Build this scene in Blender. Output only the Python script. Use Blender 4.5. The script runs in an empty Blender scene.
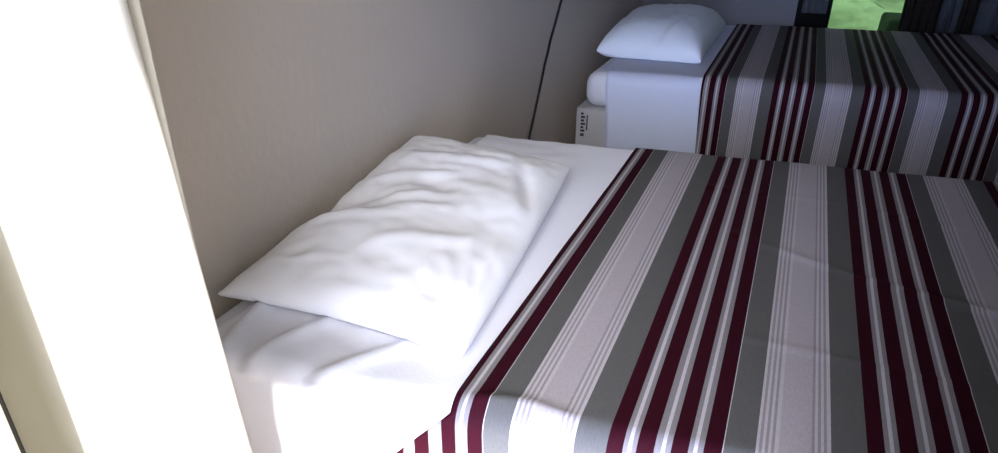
import bpy, bmesh, math, random
from mathutils import Vector, noise
random.seed(3)
SC = bpy.context.scene
COL = SC.collection
PI = math.pi

# ------------------------------------------------------------------ helpers
def obj(name, bm, mat, parent=None, smooth=True, loc=None):
    me = bpy.data.meshes.new(name)
    bmesh.ops.recalc_face_normals(bm, faces=bm.faces[:])
    bm.to_mesh(me); bm.free()
    o = bpy.data.objects.new(name, me); COL.objects.link(o)
    if mat: me.materials.append(mat)
    for p in me.polygons: p.use_smooth = smooth
    if loc is not None:
        for v in me.vertices: v.co -= Vector(loc)
        o.location = loc
    if parent:
        o.parent = parent
        o.matrix_parent_inverse.identity()
        o.location = Vector(o.location) - parent.location
    return o

def empty(name, loc):
    o = bpy.data.objects.new(name, None); COL.objects.link(o)
    o.location = loc; o.empty_display_size = .1
    return o

def tag(o, label, cat, group=None, kind=None):
    if label: o['label'] = label
    if cat: o['category'] = cat
    if group: o['group'] = group
    if kind: o['kind'] = kind
    return o

def struct(name, bm, mat, smooth=False):
    o = obj(name, bm, mat, smooth=smooth); o['kind'] = 'structure'
    return o

def add_box(bm, x0, x1, y0, y1, z0, z1, bev=0.0, seg=3):
    t = bmesh.new()
    bmesh.ops.create_cube(t, size=1)
    for v in t.verts:
        v.co = Vector((x0 + (v.co.x + .5)*(x1-x0), y0 + (v.co.y + .5)*(y1-y0), z0 + (v.co.z + .5)*(z1-z0)))
    if bev > 0:
        bmesh.ops.bevel(t, geom=t.edges[:], offset=bev, segments=seg, profile=.5, affect='EDGES')
    m = bpy.data.meshes.new('t'); t.to_mesh(m); t.free()
    bm.from_mesh(m); bpy.data.meshes.remove(m)
    return bm

def box(*a, **k): return add_box(bmesh.new(), *a, **k)

def add_tube(bm, pts, r, seg=8):
    pts = [Vector(p) for p in pts]; rings = []
    for i, p in enumerate(pts):
        d = (pts[min(i+1, len(pts)-1)] - pts[max(i-1, 0)]).normalized()
        a = d.cross(Vector((1, 0, .13))).normalized(); b = d.cross(a)
        rings.append([bm.verts.new(p + r*(math.cos(2*PI*k/seg)*a + math.sin(2*PI*k/seg)*b)) for k in range(seg)])
    for r0, r1 in zip(rings, rings[1:]):
        for k in range(seg): bm.faces.new((r0[k], r0[(k+1) % seg], r1[(k+1) % seg], r1[k]))
    bm.faces.new(rings[0]); bm.faces.new(rings[-1])
    return bm

def grid(rows, close_thick=None):
    bm = bmesh.new()
    V = [[bm.verts.new(p) for p in r] for r in rows]
    for a, b in zip(V, V[1:]):
        for j in range(len(a)-1): bm.faces.new((a[j], a[j+1], b[j+1], b[j]))
    return bm

def smooth01(t): t = max(0., min(1., t)); return t*t*(3-2*t)

def seg_dist(p, a, b):
    ax, ay = a; bx, by = b; dx, dy = bx-ax, by-ay
    t = max(0., min(1., ((p[0]-ax)*dx + (p[1]-ay)*dy)/(dx*dx+dy*dy)))
    return math.hypot(p[0]-ax-t*dx, p[1]-ay-t*dy)

def ridge(p, line, h, w):
    d = min(seg_dist(p, a, b) for a, b in zip(line, line[1:]))
    return h*math.exp(-(d/w)**2)

# ------------------------------------------------------------------ materials
def mat(name, color, rough=.8, spec=.3, noise_amt=0.0, nscale=20, bump=0.0, bscale=60, stretch=(1, 1, 1)):
    m = bpy.data.materials.new(name); m.use_nodes = True
    nt = m.node_tree; b = nt.nodes['Principled BSDF']
    b.inputs['Base Color'].default_value = (*color, 1)
    b.inputs['Roughness'].default_value = rough
    b.inputs['Specular IOR Level'].default_value = spec
    tc = nt.nodes.new('ShaderNodeTexCoord'); mp = nt.nodes.new('ShaderNodeMapping')
    mp.inputs['Scale'].default_value = stretch
    nt.links.new(tc.outputs['Object'], mp.inputs['Vector'])
    if noise_amt:
        n = nt.nodes.new('ShaderNodeTexNoise'); n.inputs['Scale'].default_value = nscale; n.inputs['Detail'].default_value = 5
        nt.links.new(mp.outputs[0], n.inputs['Vector'])
        mx = nt.nodes.new('ShaderNodeMix'); mx.data_type = 'RGBA'
        mx.inputs[6].default_value = (*[c*(1-noise_amt) for c in color], 1)
        mx.inputs[7].default_value = (*[min(1, c*(1+noise_amt)) for c in color], 1)
        nt.links.new(n.outputs['Fac'], mx.inputs[0]); nt.links.new(mx.outputs[2], b.inputs['Base Color'])
    if bump:
        n = nt.nodes.new('ShaderNodeTexNoise'); n.inputs['Scale'].default_value = bscale; n.inputs['Detail'].default_value = 4
        nt.links.new(mp.outputs[0], n.inputs['Vector'])
        bp = nt.nodes.new('ShaderNodeBump'); bp.inputs['Strength'].default_value = bump; bp.inputs['Distance'].default_value = .01
        nt.links.new(n.outputs['Fac'], bp.inputs['Height']); nt.links.new(bp.outputs[0], b.inputs['Normal'])
    return m

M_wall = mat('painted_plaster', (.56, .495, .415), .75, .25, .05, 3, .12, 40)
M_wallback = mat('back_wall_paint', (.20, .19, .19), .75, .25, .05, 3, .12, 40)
M_wallside = mat('side_wall_low_bounce', (.20, .17, .14), .8, .2, .1, 3, .1, 40)  # unseen right wall, colour darkened to cut bounced light
M_ceil = mat('ceiling_paint', (.40, .38, .36), .9, .1, .03, 4)
M_floor = mat('floor_tile', (.20, .15, .12), .45, .4, .15, 6)
M_ext = mat('outside_concrete', (.40, .37, .33), .85, .2, .12, 5, .2, 30)
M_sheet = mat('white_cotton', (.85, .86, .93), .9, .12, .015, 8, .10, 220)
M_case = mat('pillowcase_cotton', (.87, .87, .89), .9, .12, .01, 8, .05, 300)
M_sheet2 = mat('white_cotton_sky_tint', (.68, .73, .88), .9, .12, .015, 8, .10, 220)  # white far sheet with the cool sky light mixed into its colour
M_case2 = mat('pillowcase_cotton_sky_tint', (.82, .87, .92), .9, .12, .01, 8, .05, 300)  # white far pillowcase, blue tint stands in for light from the sky
M_matt = mat('mattress_cloth', (.74, .75, .82), .85, .15, .03, 12, .15, 120)
M_base = mat('bed_base_cloth', (.50, .49, .50), .85, .15, .06, 15, .2, 150)
M_print = mat('label_ink', (.05, .05, .07), .7, .2)
M_leg = mat('dark_leg_wood', (.05, .035, .03), .5, .4, .2, 12)
M_cable = mat('black_cable_rubber', (.015, .015, .016), .5, .4)
M_black = mat('window_black_metal', (.008, .008, .008), .9, .05)
M_seal = mat('door_seal_rubber', (.010, .009, .008), .9, .02)
M_trim = mat('dark_trim_brown', (.06, .04, .03), .6, .3)
M_cream = mat('cream_door_paint', (.30, .29, .21), .6, .3, .04, 5)
M_drk = mat('dark_drape_cloth', (.022, .018, .014), .9, .1, .2, 20)
M_gdr = mat('grey_blind_cloth', (.075, .078, .078), .9, .1, .08, 20)
M_leaf = mat('hedge_leaf', (.032, .070, .028), .7, .2, .7, 9, .0, 30, (1, 1, 3.2))
M_leafd = mat('shrub_leaf', (.024, .050, .020), .8, .1, .5, 14)
M_trunk = mat('hedge_stem', (.10, .07, .04), .9, .1, .2, 10)
M_lawn = mat('lawn_grass', (.14, .27, .04), .9, .1, .4, 12)

# translucent curtain
M_cur = bpy.data.materials.new('curtain_voile'); M_cur.use_nodes = True
nt = M_cur.node_tree; nt.nodes.remove(nt.nodes['Principled BSDF'])
out = nt.nodes['Material Output']
df = nt.nodes.new('ShaderNodeBsdfDiffuse'); df.inputs[0].default_value = (.80, .78, .70, 1)
tr = nt.nodes.new('ShaderNodeBsdfTranslucent'); tr.inputs[0].default_value = (.80, .77, .70, 1)
wv = nt.nodes.new('ShaderNodeTexNoise'); wv.inputs['Scale'].default_value = 300
bp = nt.nodes.new('ShaderNodeBump'); bp.inputs['Strength'].default_value = .05
mx = nt.nodes.new('ShaderNodeMixShader'); mx.inputs[0].default_value = .04
nt.links.new(wv.outputs['Fac'], bp.inputs['Height']); nt.links.new(bp.outputs[0], df.inputs['Normal'])
nt.links.new(df.outputs[0], mx.inputs[1]); nt.links.new(tr.outputs[0], mx.inputs[2]); nt.links.new(mx.outputs[0], out.inputs[0])

# glass
M_glass = bpy.data.materials.new('window_glass'); M_glass.use_nodes = True
nt = M_glass.node_tree; nt.nodes.remove(nt.nodes['Principled BSDF']); out = nt.nodes['Material Output']
tp = nt.nodes.new('ShaderNodeBsdfTransparent'); gl = nt.nodes.new('ShaderNodeBsdfGlossy'); gl.inputs['Roughness'].default_value = .05
fr = nt.nodes.new('ShaderNodeFresnel'); fr.inputs[0].default_value = 1.25
mx = nt.nodes.new('ShaderNodeMixShader')
nt.links.new(fr.outputs[0], mx.inputs[0]); nt.links.new(tp.outputs[0], mx.inputs[1]); nt.links.new(gl.outputs[0], mx.inputs[2])
nt.links.new(mx.outputs[0], out.inputs[0])

# woven stripes of the runners: pattern along object X, repeating every P metres
P = .366
BURG = (.034, .003, .009); GREY = (.126, .124, .122); LIGHT = (.46, .42, .45); WHITE = (.56, .53, .55); MID = (.25, .232, .245); PALE = (.55, .51, .54)
LINE = (.33, .30, .325)
stops = []
def S(x, c): stops.append((x/P, c))
for b0, b1, e in ((0, .0235, .044), (.044, .070, .0940), (.0940, .1175, .1395)):
    w = (e-b1)
    S(b0, BURG); S(b1, MID); S(b1+w*.36, WHITE); S(b1+w*.62, MID)
S(.1395, BURG); S(.1650, WHITE); S(.1668, GREY)
S(.2105, PALE)
for k in range(3):
    S(.2155+k*.0085, LINE); S(.2195+k*.0085, PALE)
S(.2420, LIGHT)
for k in range(3):
    S(.2880+k*.0085, LINE); S(.2920+k*.0085, PALE)
S(.3156, GREY)
M_run = bpy.data.materials.new('striped_runner_cloth'); M_run.use_nodes = True
nt = M_run.node_tree; b = nt.nodes['Principled BSDF']
b.inputs['Roughness'].default_value = .75; b.inputs['Specular IOR Level'].default_value = .08
tc = nt.nodes.new('ShaderNodeTexCoord'); sx = nt.nodes.new('ShaderNodeSeparateXYZ')
dv = nt.nodes.new('ShaderNodeMath'); dv.operation = 'DIVIDE'; dv.inputs[1].default_value = P
fc = nt.nodes.new('ShaderNodeMath'); fc.operation = 'FLOORED_MODULO'; fc.inputs[1].default_value = 1
cr = nt.nodes.new('ShaderNodeValToRGB'); cr.color_ramp.interpolation = 'CONSTANT'
el = cr.color_ramp.elements
while len(el) < len(stops): el.new(.5)
for e, (p_, c_) in zip(sorted(el, key=lambda q: q.position), [(i/len(stops), 0) for i in range(len(stops))]): e.position = p_
for i, (p_, c_) in enumerate(stops):
    el[i].position = p_; el[i].color = (*c_, 1)
wn = nt.nodes.new('ShaderNodeTexNoise'); wn.inputs['Scale'].default_value = 90; wn.inputs['Detail'].default_value = 6
mp = nt.nodes.new('ShaderNodeMapping'); mp.inputs['Scale'].default_value = (6, 1, 1)
mxc = nt.nodes.new('ShaderNodeMix'); mxc.data_type = 'RGBA'; mxc.blend_type = 'MULTIPLY'; mxc.inputs[0].default_value = .35
bp = nt.nodes.new('ShaderNodeBump'); bp.inputs['Strength'].default_value = .12; bp.inputs['Distance'].default_value = .004
nt.links.new(tc.outputs['Object'], sx.inputs[0]); nt.links.new(sx.outputs['X'], dv.inputs[0]); nt.links.new(dv.outputs[0], fc.inputs[0])
nt.links.new(fc.outputs[0], cr.inputs[0])
nt.links.new(tc.outputs['Object'], mp.inputs[0]); nt.links.new(mp.outputs[0], wn.inputs['Vector'])
nt.links.new(cr.outputs['Color'], mxc.inputs[6]); nt.links.new(wn.outputs['Fac'], mxc.inputs[7]); nt.links.new(mxc.outputs[2], b.inputs['Base Color'])
nt.links.new(wn.outputs['Fac'], bp.inputs['Height']); nt.links.new(bp.outputs[0], b.inputs['Normal'])

# ------------------------------------------------------------------ room
RX, BY, NY0, NY1, CZ = 3.9, 5.62, .40, .47, 2.6
DX0, DX1, DZ = .16, 1.22, 2.15
struct('floor', box(-.15, RX+.15, NY0, BY+.15, -.1, 0), M_floor)
struct('ceiling', box(-.15, RX+.15, NY0, BY+.15, CZ, CZ+.1), M_ceil)
struct('wall_left', box(-.15, 0, NY0, BY+.15, 0, CZ), M_wall)
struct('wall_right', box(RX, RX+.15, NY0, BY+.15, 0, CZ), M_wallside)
bm = box(0, DX0, NY0, NY1, 0, CZ); add_box(bm, DX1, RX, NY0, NY1, 0, CZ); add_box(bm, DX0, DX1, NY0, NY1, DZ, CZ)
struct('wall_front', bm, M_wall)
WX0, WX1, WZ0, WZ1 = .985, 2.60, .36, 1.30
bm = box(0, WX0, BY, BY+.15, 0, CZ); add_box(bm, WX1, RX, BY, BY+.15, 0, CZ)
add_box(bm, WX0, WX1, BY, BY+.15, 0, WZ0); add_box(bm, WX0, WX1, BY, BY+.15, WZ1, CZ)
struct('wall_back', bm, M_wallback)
# door frame on the balcony side (cream stile with a dark seal along its edge)
door = tag(empty('door_1', (.26, .385, 0)), None, None, kind='structure')
obj('stile', box(.155, .3675, .375, .3955, 0, DZ, bev=.002), M_cream, door, smooth=False)
obj('edge_seal', box(.30, .3685, .3957, .3985, 0, DZ, bev=.0004), M_seal, door, smooth=False)
obj('stile', box(DX1, DX1+.06, .375, .398, 0, DZ, bev=.004), M_cream, door, smooth=False)
# outside: balcony floor and the slab over it
struct('trim_1', box(-2.5, 6, -2.6, NY0, -.12, -.02), M_ext)
struct('trim_2', box(-2.5, 6, -.358, NY0, 2.70, 2.85), M_ext)
# window in the back wall
win = tag(empty('window_1', (1.6, BY, WZ0)), None, None, kind='structure')
yf0, yf1 = BY+.02, BY+.08
bm = box(WX0, WX1, yf0, yf1, WZ0, WZ0+.05); add_box(bm, WX0, WX1, yf0, yf1, WZ1-.05, WZ1)
add_box(bm, WX0, WX0+.03, yf0, yf1, WZ0, WZ1); add_box(bm, WX1-.04, WX1, yf0, yf1, WZ0, WZ1)
for a, b_ in ((1.165, 1.19), (1.60, 1.66), (1.92, 2.0)): add_box(bm, a, b_, yf0, yf1, WZ0, WZ1)
obj('window_frame', bm, M_black, win, smooth=False)
for a, b_ in ((WX0+.03, 1.165), (1.19, 1.60), (1.66, 1.92), (2.0, WX1-.04)):
    obj('pane', box(a, b_, BY+.045, BY+.051, WZ0+.05, WZ1-.05), M_glass, win, smooth=False)
# lower black panel of the narrow light
obj('lower_panel', box(WX0+.03, 1.165, BY+.03, BY+.04, WZ0+.05, .645), M_black, win, smooth=False)

def wavy_drape(name, x0, x1, y, z0, z1, m, amp, n, seed):
    rows = []
    NX, NZ = 60, 14
    for j in range(NZ+1):
        z = z0 + (z1-z0)*j/NZ
        rows.append([(x0+(x1-x0)*i/NX, y+amp*math.sin(2*PI*n*i/NX+seed)+.006*noise.noise(Vector((i*.3, z*3, seed))), z) for i in range(NX+1)])
    o = obj(name, grid(rows), m)
    s = o.modifiers.new('thick', 'SOLIDIFY'); s.thickness = .004; s.offset = 0
    return o
o = wavy_drape('window_drape', 1.605, 1.79, BY-.05, .30, 1.40, M_drk, .014, 4, 1)
tag(o, 'dark brown drape gathered right of the bright green window pane', 'curtain', 'drapes at the far window')
o = wavy_drape('window_drape', 1.90, 1.985, BY-.05, .30, 1.40, M_drk, .012, 2, 2)
tag(o, 'narrow black drape between the two dim grey panes at far right', 'curtain', 'drapes at the far window')
o = wavy_drape('window_blind', 1.66, 1.93, BY+.105, .40, 1.27, M_gdr, .006, 3, 4)
tag(o, 'dim grey blind behind the glass between the two dark drapes', 'blind', 'grey blinds at the far window')
o = wavy_drape('window_blind', 1.99, 2.57, BY+.105, .40, 1.27, M_gdr, .006, 5, 5)
tag(o, 'dim grey blind behind the glass at the right edge of the photo', 'blind', 'grey blinds at the far window')
o = wavy_drape('window_blind', 1.0, 1.18, BY+.105, .40, 1.27, M_gdr, .006, 2, 6)
tag(o, 'narrow grey blind behind the glass left of the green window pane', 'blind', 'grey blinds at the far window')

# garden beyond the window: lawn and a hedge
bm = box(-3, 8, BY+.15, 16, -.22, -.12)
struct('trim_3', bm, M_lawn)
hedge = tag(empty('garden_hedge', (2.2, 7.85, -.12)), 'sunlit pale green hedge seen through the far window above the second bed', 'hedge')
bm = bmesh.new()
add_box(bm, .2, 5.4, 7.4, 8.3, .10, 2.6)
bmesh.ops.subdivide_edges(bm, edges=bm.edges[:], cuts=24, use_grid_fill=True)
for v in bm.verts:
    q = v.co*5
    v.co += Vector((noise.noise(q), noise.noise(q+Vector((9, 0, 0))), noise.noise(q+Vector((0, 9, 0)))))*.10
obj('foliage', bm, M_leaf, hedge)
for x in (.8, 1.7, 2.6, 3.5, 4.4):
    obj('stem', add_tube(bmesh.new(), [(x, 7.85, -.12), (x+.05, 7.88, .4)], .035), M_trunk, hedge)

shrub = tag(empty('garden_shrub', (2.1, 6.75, -.12)), 'low clipped darker green shrub in front of the sunlit hedge', 'shrub')
bm = bmesh.new(); add_box(bm, 1.60, 2.6, 6.55, 6.95, -.05, .53, bev=.025)
bmesh.ops.subdivide_edges(bm, edges=bm.edges[:], cuts=4, use_grid_fill=True)
for v in bm.verts:
    q = v.co*9; v.co += Vector((noise.noise(q), noise.noise(q+Vector((9, 0, 0))), noise.noise(q+Vector((0, 9, 0)))))*.025
obj('foliage', bm, M_leafd, shrub)
obj('stem', add_tube(bmesh.new(), [(2.1, 6.75, -.12), (2.12, 6.76, .2)], .03), M_trunk, shrub)

# ------------------------------------------------------------------ beds
TOP = .58
def make_bed(y0, y1, x0, x1, name_label, zb=.42, bev=.055, base_dx=-.015):
    r = empty('bed', ((x0+x1)/2, (y0+y1)/2, 0))
    tag(r, name_label, 'bed', 'double beds')
    obj('mattress', box(x0, x1, y0, y1, zb+.004, TOP, bev=bev, seg=6), M_matt, r)
    obj('base', box(x0+base_dx, x1-.01, y0+.008, y1-.008, .10, zb, bev=.012), M_base, r)
    for x in (x0+.08, x1-.1):
        for y in (y0+.1, y1-.1):
            bm = bmesh.new(); bmesh.ops.create_cone(bm, cap_ends=True, segments=20, radius1=.022, radius2=.032, depth=.10)
            for v in bm.verts: v.co += Vector((x, y, .05))
            obj('leg', bm, M_leg, r)
    return r

B1Y0, B1Y1, B1X0, B1X1 = .925, 2.485, .02, 2.02
B2Y0, B2Y1, B2X0, B2X1 = 3.665, 5.46, .115, 2.2
bed1 = make_bed(B1Y0, B1Y1, B1X0, B1X1, 'near double bed covered in white sheet and burgundy striped runner', bev=.034)
bed2 = make_bed(B2Y0, B2Y1, B2X0, B2X1, 'far double bed in shade below the green window, pale base showing', base_dx=-.036)
# printed label on the far bed's base, head end of the front side
bm = bmesh.new()
yl = B2Y0+.008
for k, (z, w) in enumerate(((.392, .012), (.376, .020), (.360, .016), (.344, .022), (.328, .014), (.312, .020))):
    add_box(bm, B2X0-.010, B2X0-.010+w, yl-.002, yl+.001, z-.0055, z+.004)
add_box(bm, B2X0+.018, B2X0+.024, yl-.002, yl+.001, .315, .385)
add_box(bm, B2X0-.010, B2X0+.008, yl-.002, yl+.001, .285, .298)
lab = obj('label', bm, M_print, bed2, smooth=False); lab['label'] = 'dark printed mark'

def cloth_path(y0, y1, zt, off, r, drop0, drop1, n_side=14, n_arc=7, n_top=60):
    """cross-section over a bed, from the near hem up, across the top, down the far side: (y, z, ny, nz, s)"""
    pts = []
    a0, a1, z = y0-off, y1+off, zt+off
    for i in range(n_side): pts.append((a0, drop0+(z-r-drop0)*i/n_side, -1, 0))
    for i in range(n_arc+1):
        t = PI/2*i/n_arc; pts.append((a0+r-r*math.cos(t), z-r+r*math.sin(t), -math.cos(t), math.sin(t)))
    for i in range(1, n_top): pts.append((a0+r+(a1-a0-2*r)*i/n_top, z, 0, 1))
    for i in range(n_arc+1):
        t = PI/2*i/n_arc; pts.append((a1-r+r*math.sin(t), z-r+r*math.cos(t), math.sin(t), math.cos(t)))
    for i in range(1, n_side+1): pts.append((a1, z-r-(z-r-drop1)*i/n_side, 1, 0))
    return pts

def cloth(name, path, xl, xr, nx, disp, m, thick=.002, loc=None):
    rows = []
    for k, (y, z, ny, nz) in enumerate(path):
        row = []
        L = xl(y, z, k); R = xr
        for i in range(nx+1):
            x = L+(R-L)*i/nx
            d = disp(x, y, z, ny, nz)
            row.append((x, y+ny*d, z+nz*d))
        rows.append(row)
    o = obj(name, grid(rows), m, loc=loc)
    s = o.modifiers.new('thick', 'SOLIDIFY'); s.thickness = thick; s.offset = 0
    return o

# --- near bed sheet
R1 = [[(.109, 1.113), (.125, 1.01), (.16, .90)], [(.293, .852), (.36, .944), (.44, 1.061)], [(.264, 1.102), (.22, .988), (.20, .905)],
      [(.05, 1.05), (.07, .97)]]
def disp_sheet1(x, y, z, ny, nz):
    p = (x, y); m = smooth01((.50-x)/.15)
    d = .0015*noise.noise(Vector((x*5, y*3, 1)))
    near = m*smooth01((1.25-y)/.25)*max(nz, .35)
    d += near*(.014*abs(noise.noise(Vector((x*7+y*3, y*6-x*2, 3.1)))) + .006*abs(noise.noise(Vector((x*19, y*13, 5.)))))
    if nz > .3:
        d += ridge(p, R1[0], .018, .016)+ridge(p, R1[1], .012, .020)+ridge(p, R1[2], .012, .02)+ridge(p, R1[3], .016, .015)
        d += m*smooth01((y-2.0)/.2)*.010*abs(noise.noise(Vector((x*6, y*9, 8.))))
    if nz < .6 and ny < 0:
        d += .010*(1+math.sin(x*30+2*noise.noise(Vector((x*4, z*2, 0)))))*smooth01((TOP-z)/.3)*smooth01((.58-x)/.1)
    return max(d, -.001)
path1 = cloth_path(B1Y0, B1Y1, TOP, .004, .038, .14, .30, 16, 8, 110)
o = cloth('bed_sheet', path1, lambda y, z, k: B1X0+.060, B1X1-.05, 190, disp_sheet1, M_sheet, loc=(1., 1.7, TOP))
tag(o, 'white rumpled sheet spread over the near bed beneath the large pillow', 'bed sheet', 'white sheets')

# --- near bed runner
G1 = .8484-P
def xl_run1(y, z, k):
    x = .590
    if y < B1Y0+.02 and z < TOP-.01: x = .590-max(0, min(.11, (.572-z)*1.0))
    return x+.002*noise.noise(Vector((y*4, 0, 2)))
C1 = [(.95, 1.81), (1.23, 1.645), (1.48, 1.56), (1.9, 1.5)]
C3 = [(.83, 2.15), (1.15, 2.13), (1.54, 2.01)]
C2 = [(.63, .95), (.70, .962), (.78, .945)]
def disp_run1(x, y, z, ny, nz):
    d = max(-.001, disp_sheet1(x, y, z, ny, nz))+.0008*noise.noise(Vector((x*4, y*3, 4)))
    p = (x, y)
    if nz > .3:
        d += ridge(p, C1, .0035, .012)+ridge(p, C3, .0025, .010)+ridge(p, C2, .006, .010)
        d += ridge(p, [(1.0, 1.30), (1.6, 1.22)], .0022, .009)
    if nz < .6 and ny < 0:
        d += .008*(1+math.sin(x*16+1))*smooth01((TOP-.04-z)/.3)
    return max(d, -.001)
path1r = cloth_path(B1Y0, B1Y1, TOP, .012, .046, .12, .22, 16, 8, 120)
o = cloth('bed_runner', path1r, xl_run1, B1X1-.02, 150, disp_run1, M_run, loc=(G1, 1.7, TOP))
tag(o, 'burgundy, grey and white striped runner lying across the near bed', 'bed runner', 'striped bed runners')

# --- far bed sheet
def disp_sheet2(x, y, z, ny, nz):
    d = .003*abs(noise.noise(Vector((x*5, y*3, 11))))+.001
    if ny < -.3:
        d += .007*(1+math.sin(x*26))*smooth01((TOP-z)/.35)*smooth01((.72-x)/.1)
    return max(d, 0)
path2 = cloth_path(B2Y0, B2Y1, TOP, .004, .059, .12, .30, 16, 8, 50)
def xl_sh2(y, z, k):
    if y < B2Y0+.06: return .215+.02*smooth01((TOP-z)/.3)
    return B2X0+.060
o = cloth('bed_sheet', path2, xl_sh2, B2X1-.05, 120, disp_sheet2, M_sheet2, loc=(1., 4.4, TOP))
tag(o, 'white sheet, tinted blue to suggest sky light, hanging smooth down the front of the far bed', 'bed sheet', 'white sheets')
G2 = .592
def disp_run2(x, y, z, ny, nz):
    d = disp_sheet2(x, y, z, ny, nz)+.0012*noise.noise(Vector((x*4, y*3, 14)))
    if ny < -.3: d += .006*(1+math.sin(x*14+2))*smooth01((TOP-.03-z)/.35)
    return max(d, -.001)
path2r = cloth_path(B2Y0, B2Y1, TOP, .013, .068, .10, .25, 16, 8, 50)
o = cloth('bed_runner', path2r, lambda y, z, k: .651+.012*max(0, TOP-z)/.3, B2X1-.01, 110, disp_run2, M_run, loc=(G2, 4.4, TOP))
tag(o, 'dark striped runner draped over the far bed, dim in the shade', 'bed runner', 'striped bed runners')

# ------------------------------------------------------------------ pillows
def pillow(name, c, T, zbed, wr, loc, pinch=.045, foot_pinch=.045, foot_pow=3.2, case=None, n=90, ears=.42):
    """c: seam corners in order head-near, foot-near, foot-far, head-far (3D)"""
    c = [Vector(q) for q in c]
    bm = bmesh.new()
    def base(u, v):
        U, V = (u+1)/2, (v+1)/2
        U2 = (u*(1-(foot_pinch if u > 0 else pinch)*(1-v*v))+1)/2; V2 = (v*(1-pinch*.6*(1-u*u))+1)/2
        return (c[0]*(1-U2)+c[1]*U2)*(1-V2)+(c[3]*(1-U2)+c[2]*U2)*V2
    top, bot = {}, {}
    for i in range(n+1):
        for j in range(n+1):
            u, v = math.sin((2*i/n-1)*PI/2*.96)/math.sin(PI/2*.96), math.sin((2*j/n-1)*PI/2*.96)/math.sin(PI/2*.96)
            p = base(u, v)
            e = max(0, (1-u*u))*max(0, (1-v*v))
            f = (max(0, 1-abs(u)**(foot_pow if u > 0 else 3.2))*max(0, 1-abs(v)**4))**ears
            w = wr(u, v)*min(1, f*1.6)
            t = p+Vector((0, 0, T*f+w))
            floor_z = zbed(p.x, p.y)+.007+.003*f
            lowz = max(floor_z, p.z-.55*T*f)
            if lowz > t.z-.004: t.z = lowz+.004
            edge = i in (0, n) or j in (0, n)
            top[i, j] = bm.verts.new(t)
            bot[i, j] = top[i, j] if edge else bm.verts.new((p.x, p.y, min(lowz, t.z-.004)))
    for i in range(n):
        for j in range(n):
            bm.faces.new((top[i, j], top[i+1, j], top[i+1, j+1], top[i, j+1]))
            q = [bot[i, j], bot[i, j+1], bot[i+1, j+1], bot[i+1, j]]
            if len(set(q)) == 4 and set(q) != {top[i, j], top[i+1, j], top[i+1, j+1], top[i, j+1]}:
                try: bm.faces.new(q)
                except ValueError: pass
    return obj(name, bm, case or M_case, loc=loc)

def wr1(u, v):
    w = .010*noise.noise(Vector((u*1.6+v*.6, v*3.2, 2.)))
    # long creases running from the wall side towards the foot side
    for (v0, sl, h, wd, u0, u1) in ((.28, .22, .010, .050, -.95, .25), (-.02, .28, .011, .055, -.95, .35), (-.28, .20, .009, .05, -.9, .1), (.55, .15, .007, .06, -.7, .6), (-.55, .35, .008, .06, -.2, .8)):
        d = v-(v0+sl*u)
        w += h*math.exp(-(d/wd)**2)*smooth01((u-u0)/.35)*smooth01((u1-u)/.4)
    # pulled corner at the foot / far end
    w -= .012*math.exp(-(((u-.78)*.8+(v-.35)*.5)/.07)**2)*smooth01((.9-abs(v-.4)*1.2))
    w -= .024*math.exp(-((v+.08-.12*u)/.13)**2)*smooth01((-.05-u)/.6)      # waist between the two lobes
    w += .012*math.exp(-((v+.55)/.30)**2)*math.exp(-((u+.1)/.5)**2)
    for (v0, sl, h, wd, u0, u1) in ((.10, .30, .006, .022, -.8, .1), (.40, .18, .005, .020, -.5, .5), (-.18, .34, .007, .024, -.7, .45), (.70, .10, .004, .02, -.4, .7), (-.72, .12, .005, .022, -.9, .0)):
        d = v-(v0+sl*u)+.03*noise.noise(Vector((u*4, v0*9, 1.)))
        w += h*math.exp(-abs(d)/wd)*smooth01((u-u0)/.3)*smooth01((u1-u)/.3)
    for q in range(5):            # pulls fanning from the foot-side corner
        a = .25+.28*q; r = math.hypot(u-.95, v+.95)
        ang = math.atan2(v+.95, .95-u)
        w += .0022*math.exp(-((ang-a)/.06)**2)*smooth01((r-.15)/.2)*smooth01((.9-r)/.4)
    w += .004*noise.noise(Vector((u*6, v*11, 7.)))
    return w
o = pillow('pillow', [(.025, 1.085, .612), (.565, 1.035, .602), (.480, 2.06, .632), (.035, 1.985, .694)], .064, lambda x, y: TOP+.004+max(0, disp_sheet1(x, y, TOP, 0, 1)), wr1, (.28, 1.55, TOP+.01), pinch=.10, foot_pinch=-.02, foot_pow=2.1)
tag(o, 'large creased white pillow on the near bed, lying against the wall', 'pillow', 'white pillows')
def wr2(u, v):
    w = .008*noise.noise(Vector((u*1.5, v*2.5, 12.)))
    w -= .018*math.exp(-((u-.45-.35*v)/.10)**2)*smooth01((.2-v)/.5)
    w += .010*math.exp(-((u-.62-.35*v)/.08)**2)*smooth01((.2-v)/.5)
    w += .004*noise.noise(Vector((u*6, v*7, 17.)))
    return w
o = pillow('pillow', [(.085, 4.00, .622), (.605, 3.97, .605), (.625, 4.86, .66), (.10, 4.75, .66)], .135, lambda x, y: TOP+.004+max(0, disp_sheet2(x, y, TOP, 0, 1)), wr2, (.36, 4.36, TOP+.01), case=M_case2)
tag(o, 'plump white pillow at the head of the far bed', 'pillow', 'white pillows')

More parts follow.
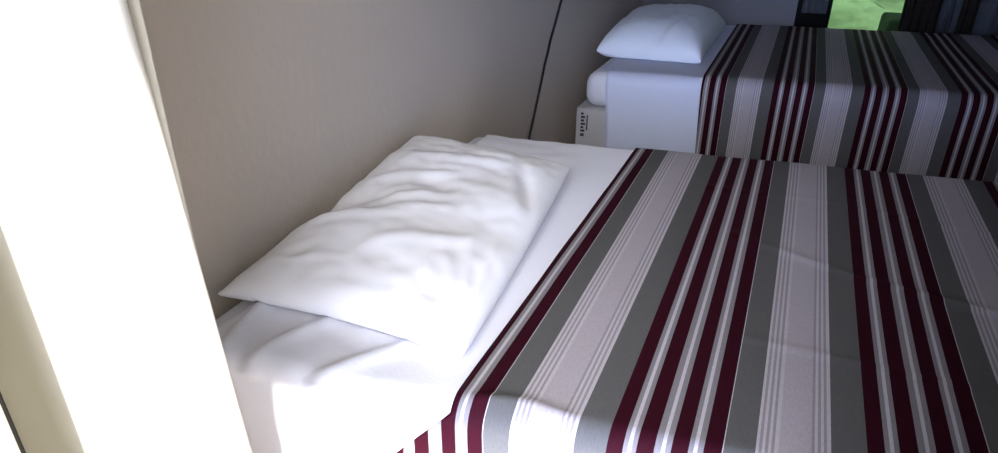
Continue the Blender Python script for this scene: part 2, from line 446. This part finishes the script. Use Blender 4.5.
# ------------------------------------------------------------------ curtain at the balcony door
cur = tag(empty('door_curtain', (.33, .53, 0)), 'white sunlit curtain hanging at the left edge beside the near bed', 'curtain')
def curtain_y(s):
    return .520+.010*math.sin(s*13+.5)+.004*math.sin(s*37)
rows = []
NZ = 60
for j in range(NZ+1):
    z = .10+2.05*j/NZ
    xc_ = 1.0052-(.497-(1.211-z)*.054)*.575/.52-.0216; xe = xc_      # leading edge flares a little towards the floor
    row = []
    NX = 90
    for i in range(NX+1):
        t = i/NX
        x = .04+(xe-.04)*t
        y = curtain_y(x-.054*(1.211-z)*t)*(1-smooth01((t-.75)/.12))+.524*smooth01((t-.75)/.12)+.003*(1-t)*noise.noise(Vector((x*5, z*2, 3)))
        row.append((x, y, z))
    xc, r = xc_, .03
    for i in range(1, 17):        # the leading edge rolls back
        a = math.radians(150)*i/16
        row.append((xc+r*math.sin(a), .524+r-r*math.cos(a), z))
    rows.append(row)
o = obj('curtain_panel', grid(rows), M_cur, cur)
s = o.modifiers.new('thick', 'SOLIDIFY'); s.thickness = .002; s.offset = 0
rows = []
for j in range(NZ+1):
    z = .10+2.05*j/NZ
    rows.append([(.36+.0437*i/6, .650+.004*math.sin(i*.9), z) for i in range(7)])
o = obj('hem', grid(rows), M_cur, cur); o['label'] = 'folded-back side hem'
s = o.modifiers.new('thick', 'SOLIDIFY'); s.thickness = .003; s.offset = 0
rod = tag(obj('curtain_rod', add_tube(bmesh.new(), [(.0, .53, 2.17), (1.5, .53, 2.17)], .011, 14), M_black), 'dark curtain rod above the balcony door', 'curtain rod')

# ------------------------------------------------------------------ cable on the left wall
pts = [(3.59+(2.4-.888)*.80, 2.40), (4.30, 1.75), (3.80, 1.13), (3.59, .888), (3.52, .82), (3.44, .746), (3.405, .70), (3.36, .657), (3.29, .56), (3.22, .47), (3.165, .405), (3.12, .31), (3.09, .18), (3.07, .02)]
fine = []
for (a, b_) in zip(pts, pts[1:]):
    for k in range(6):
        t = k/6; y = a[0]+(b_[0]-a[0])*t; z = a[1]+(b_[1]-a[1])*t
        fine.append((.007, y+.004*noise.noise(Vector((z*9, 0, 1))), z))
fine.append((.007, pts[-1][0], pts[-1][1]))
tag(obj('wall_cable', add_tube(bmesh.new(), fine, .006, 8), M_cable), 'thin black cable hanging down the grey wall between the beds', 'cable')

# ------------------------------------------------------------------ light
w = bpy.data.worlds.new('sky'); SC.world = w; w.use_nodes = True
nt = w.node_tree; bg = nt.nodes['Background']
SUN = Vector((-.62, 1, -1.72)).normalized()
SKY_BASE, SKY_GLOW, SKY_HORIZON = .8, 13.0, 33.0
tc = nt.nodes.new('ShaderNodeTexCoord')
def math_node(op, a, b_=None):
    n = nt.nodes.new('ShaderNodeMath'); n.operation = op
    for k, q in enumerate((a, b_)):
        if q is None: continue
        if isinstance(q, (int, float)): n.inputs[k].default_value = q
        else: nt.links.new(q, n.inputs[k])
    return n.outputs[0]
dt = nt.nodes.new('ShaderNodeVectorMath'); dt.operation = 'DOT_PRODUCT'
nt.links.new(tc.outputs['Generated'], dt.inputs[0])
hs = Vector((.20, -.92, .46)).normalized(); dt.inputs[1].default_value = hs
glow = math_node('POWER', math_node('MAXIMUM', dt.outputs['Value'], 0.), 13.)     # bright sky around the sun's side
sp = nt.nodes.new('ShaderNodeSeparateXYZ'); nt.links.new(tc.outputs['Generated'], sp.inputs[0])
hz = math_node('POWER', math_node('SUBTRACT', 1., math_node('ABSOLUTE', sp.outputs['Z'])), 5.)   # pale band above the horizon
south = math_node('MAXIMUM', math_node('MULTIPLY', sp.outputs['Y'], -1.), 0.)
south = math_node('POWER', south, 8.)
def vscale(col, fac):
    n = nt.nodes.new('ShaderNodeVectorMath'); n.operation = 'SCALE'; n.inputs[0].default_value = col
    nt.links.new(fac, n.inputs['Scale']); return n.outputs[0]
def vadd(a, b_):
    n = nt.nodes.new('ShaderNodeVectorMath'); n.operation = 'ADD'
    nt.links.new(a, n.inputs[0]); nt.links.new(b_, n.inputs[1]); return n.outputs[0]
base = math_node('ADD', SKY_BASE, 0.)
tot = vadd(vadd(vscale((.72, .84, 1.), base), vscale((1., .97, .96), math_node('MULTIPLY', glow, SKY_GLOW))),
           vscale((.38, .54, 1.1), math_node('MULTIPLY', math_node('MULTIPLY', hz, south), SKY_HORIZON)))
nt.links.new(tot, bg.inputs[0]); bg.inputs[1].default_value = 1.0
sd = bpy.data.lights.new('sun', 'SUN'); sd.energy = 23; sd.angle = math.radians(1.5); sd.color = (1, .96, .90)
so = bpy.data.objects.new('sun', sd); COL.objects.link(so)
so.rotation_euler = Vector((-.62, 1, -1.72)).to_track_quat('-Z', 'Y').to_euler()

# ------------------------------------------------------------------ camera
cd = bpy.data.cameras.new('camera'); cam = bpy.data.objects.new('camera', cd); COL.objects.link(cam)
cd.sensor_fit = 'HORIZONTAL'; cd.sensor_width = 36; cd.lens = 760.09/998*36
cd.shift_y = (374-226.5)/998; cd.clip_start = .01
cam.location = (1.0052, 0, 1.28)
cam.rotation_euler = (PI/2-math.radians(32.219), 0, math.radians(19.774))
SC.camera = cam
SC.cycles.use_denoising = True
SC.cycles.max_bounces = 10; SC.cycles.diffuse_bounces = 6
vs = SC.view_settings
vs.view_transform = 'Standard'; vs.look = 'None'; vs.gamma = 1; vs.use_curve_mapping = False; vs.exposure = .36
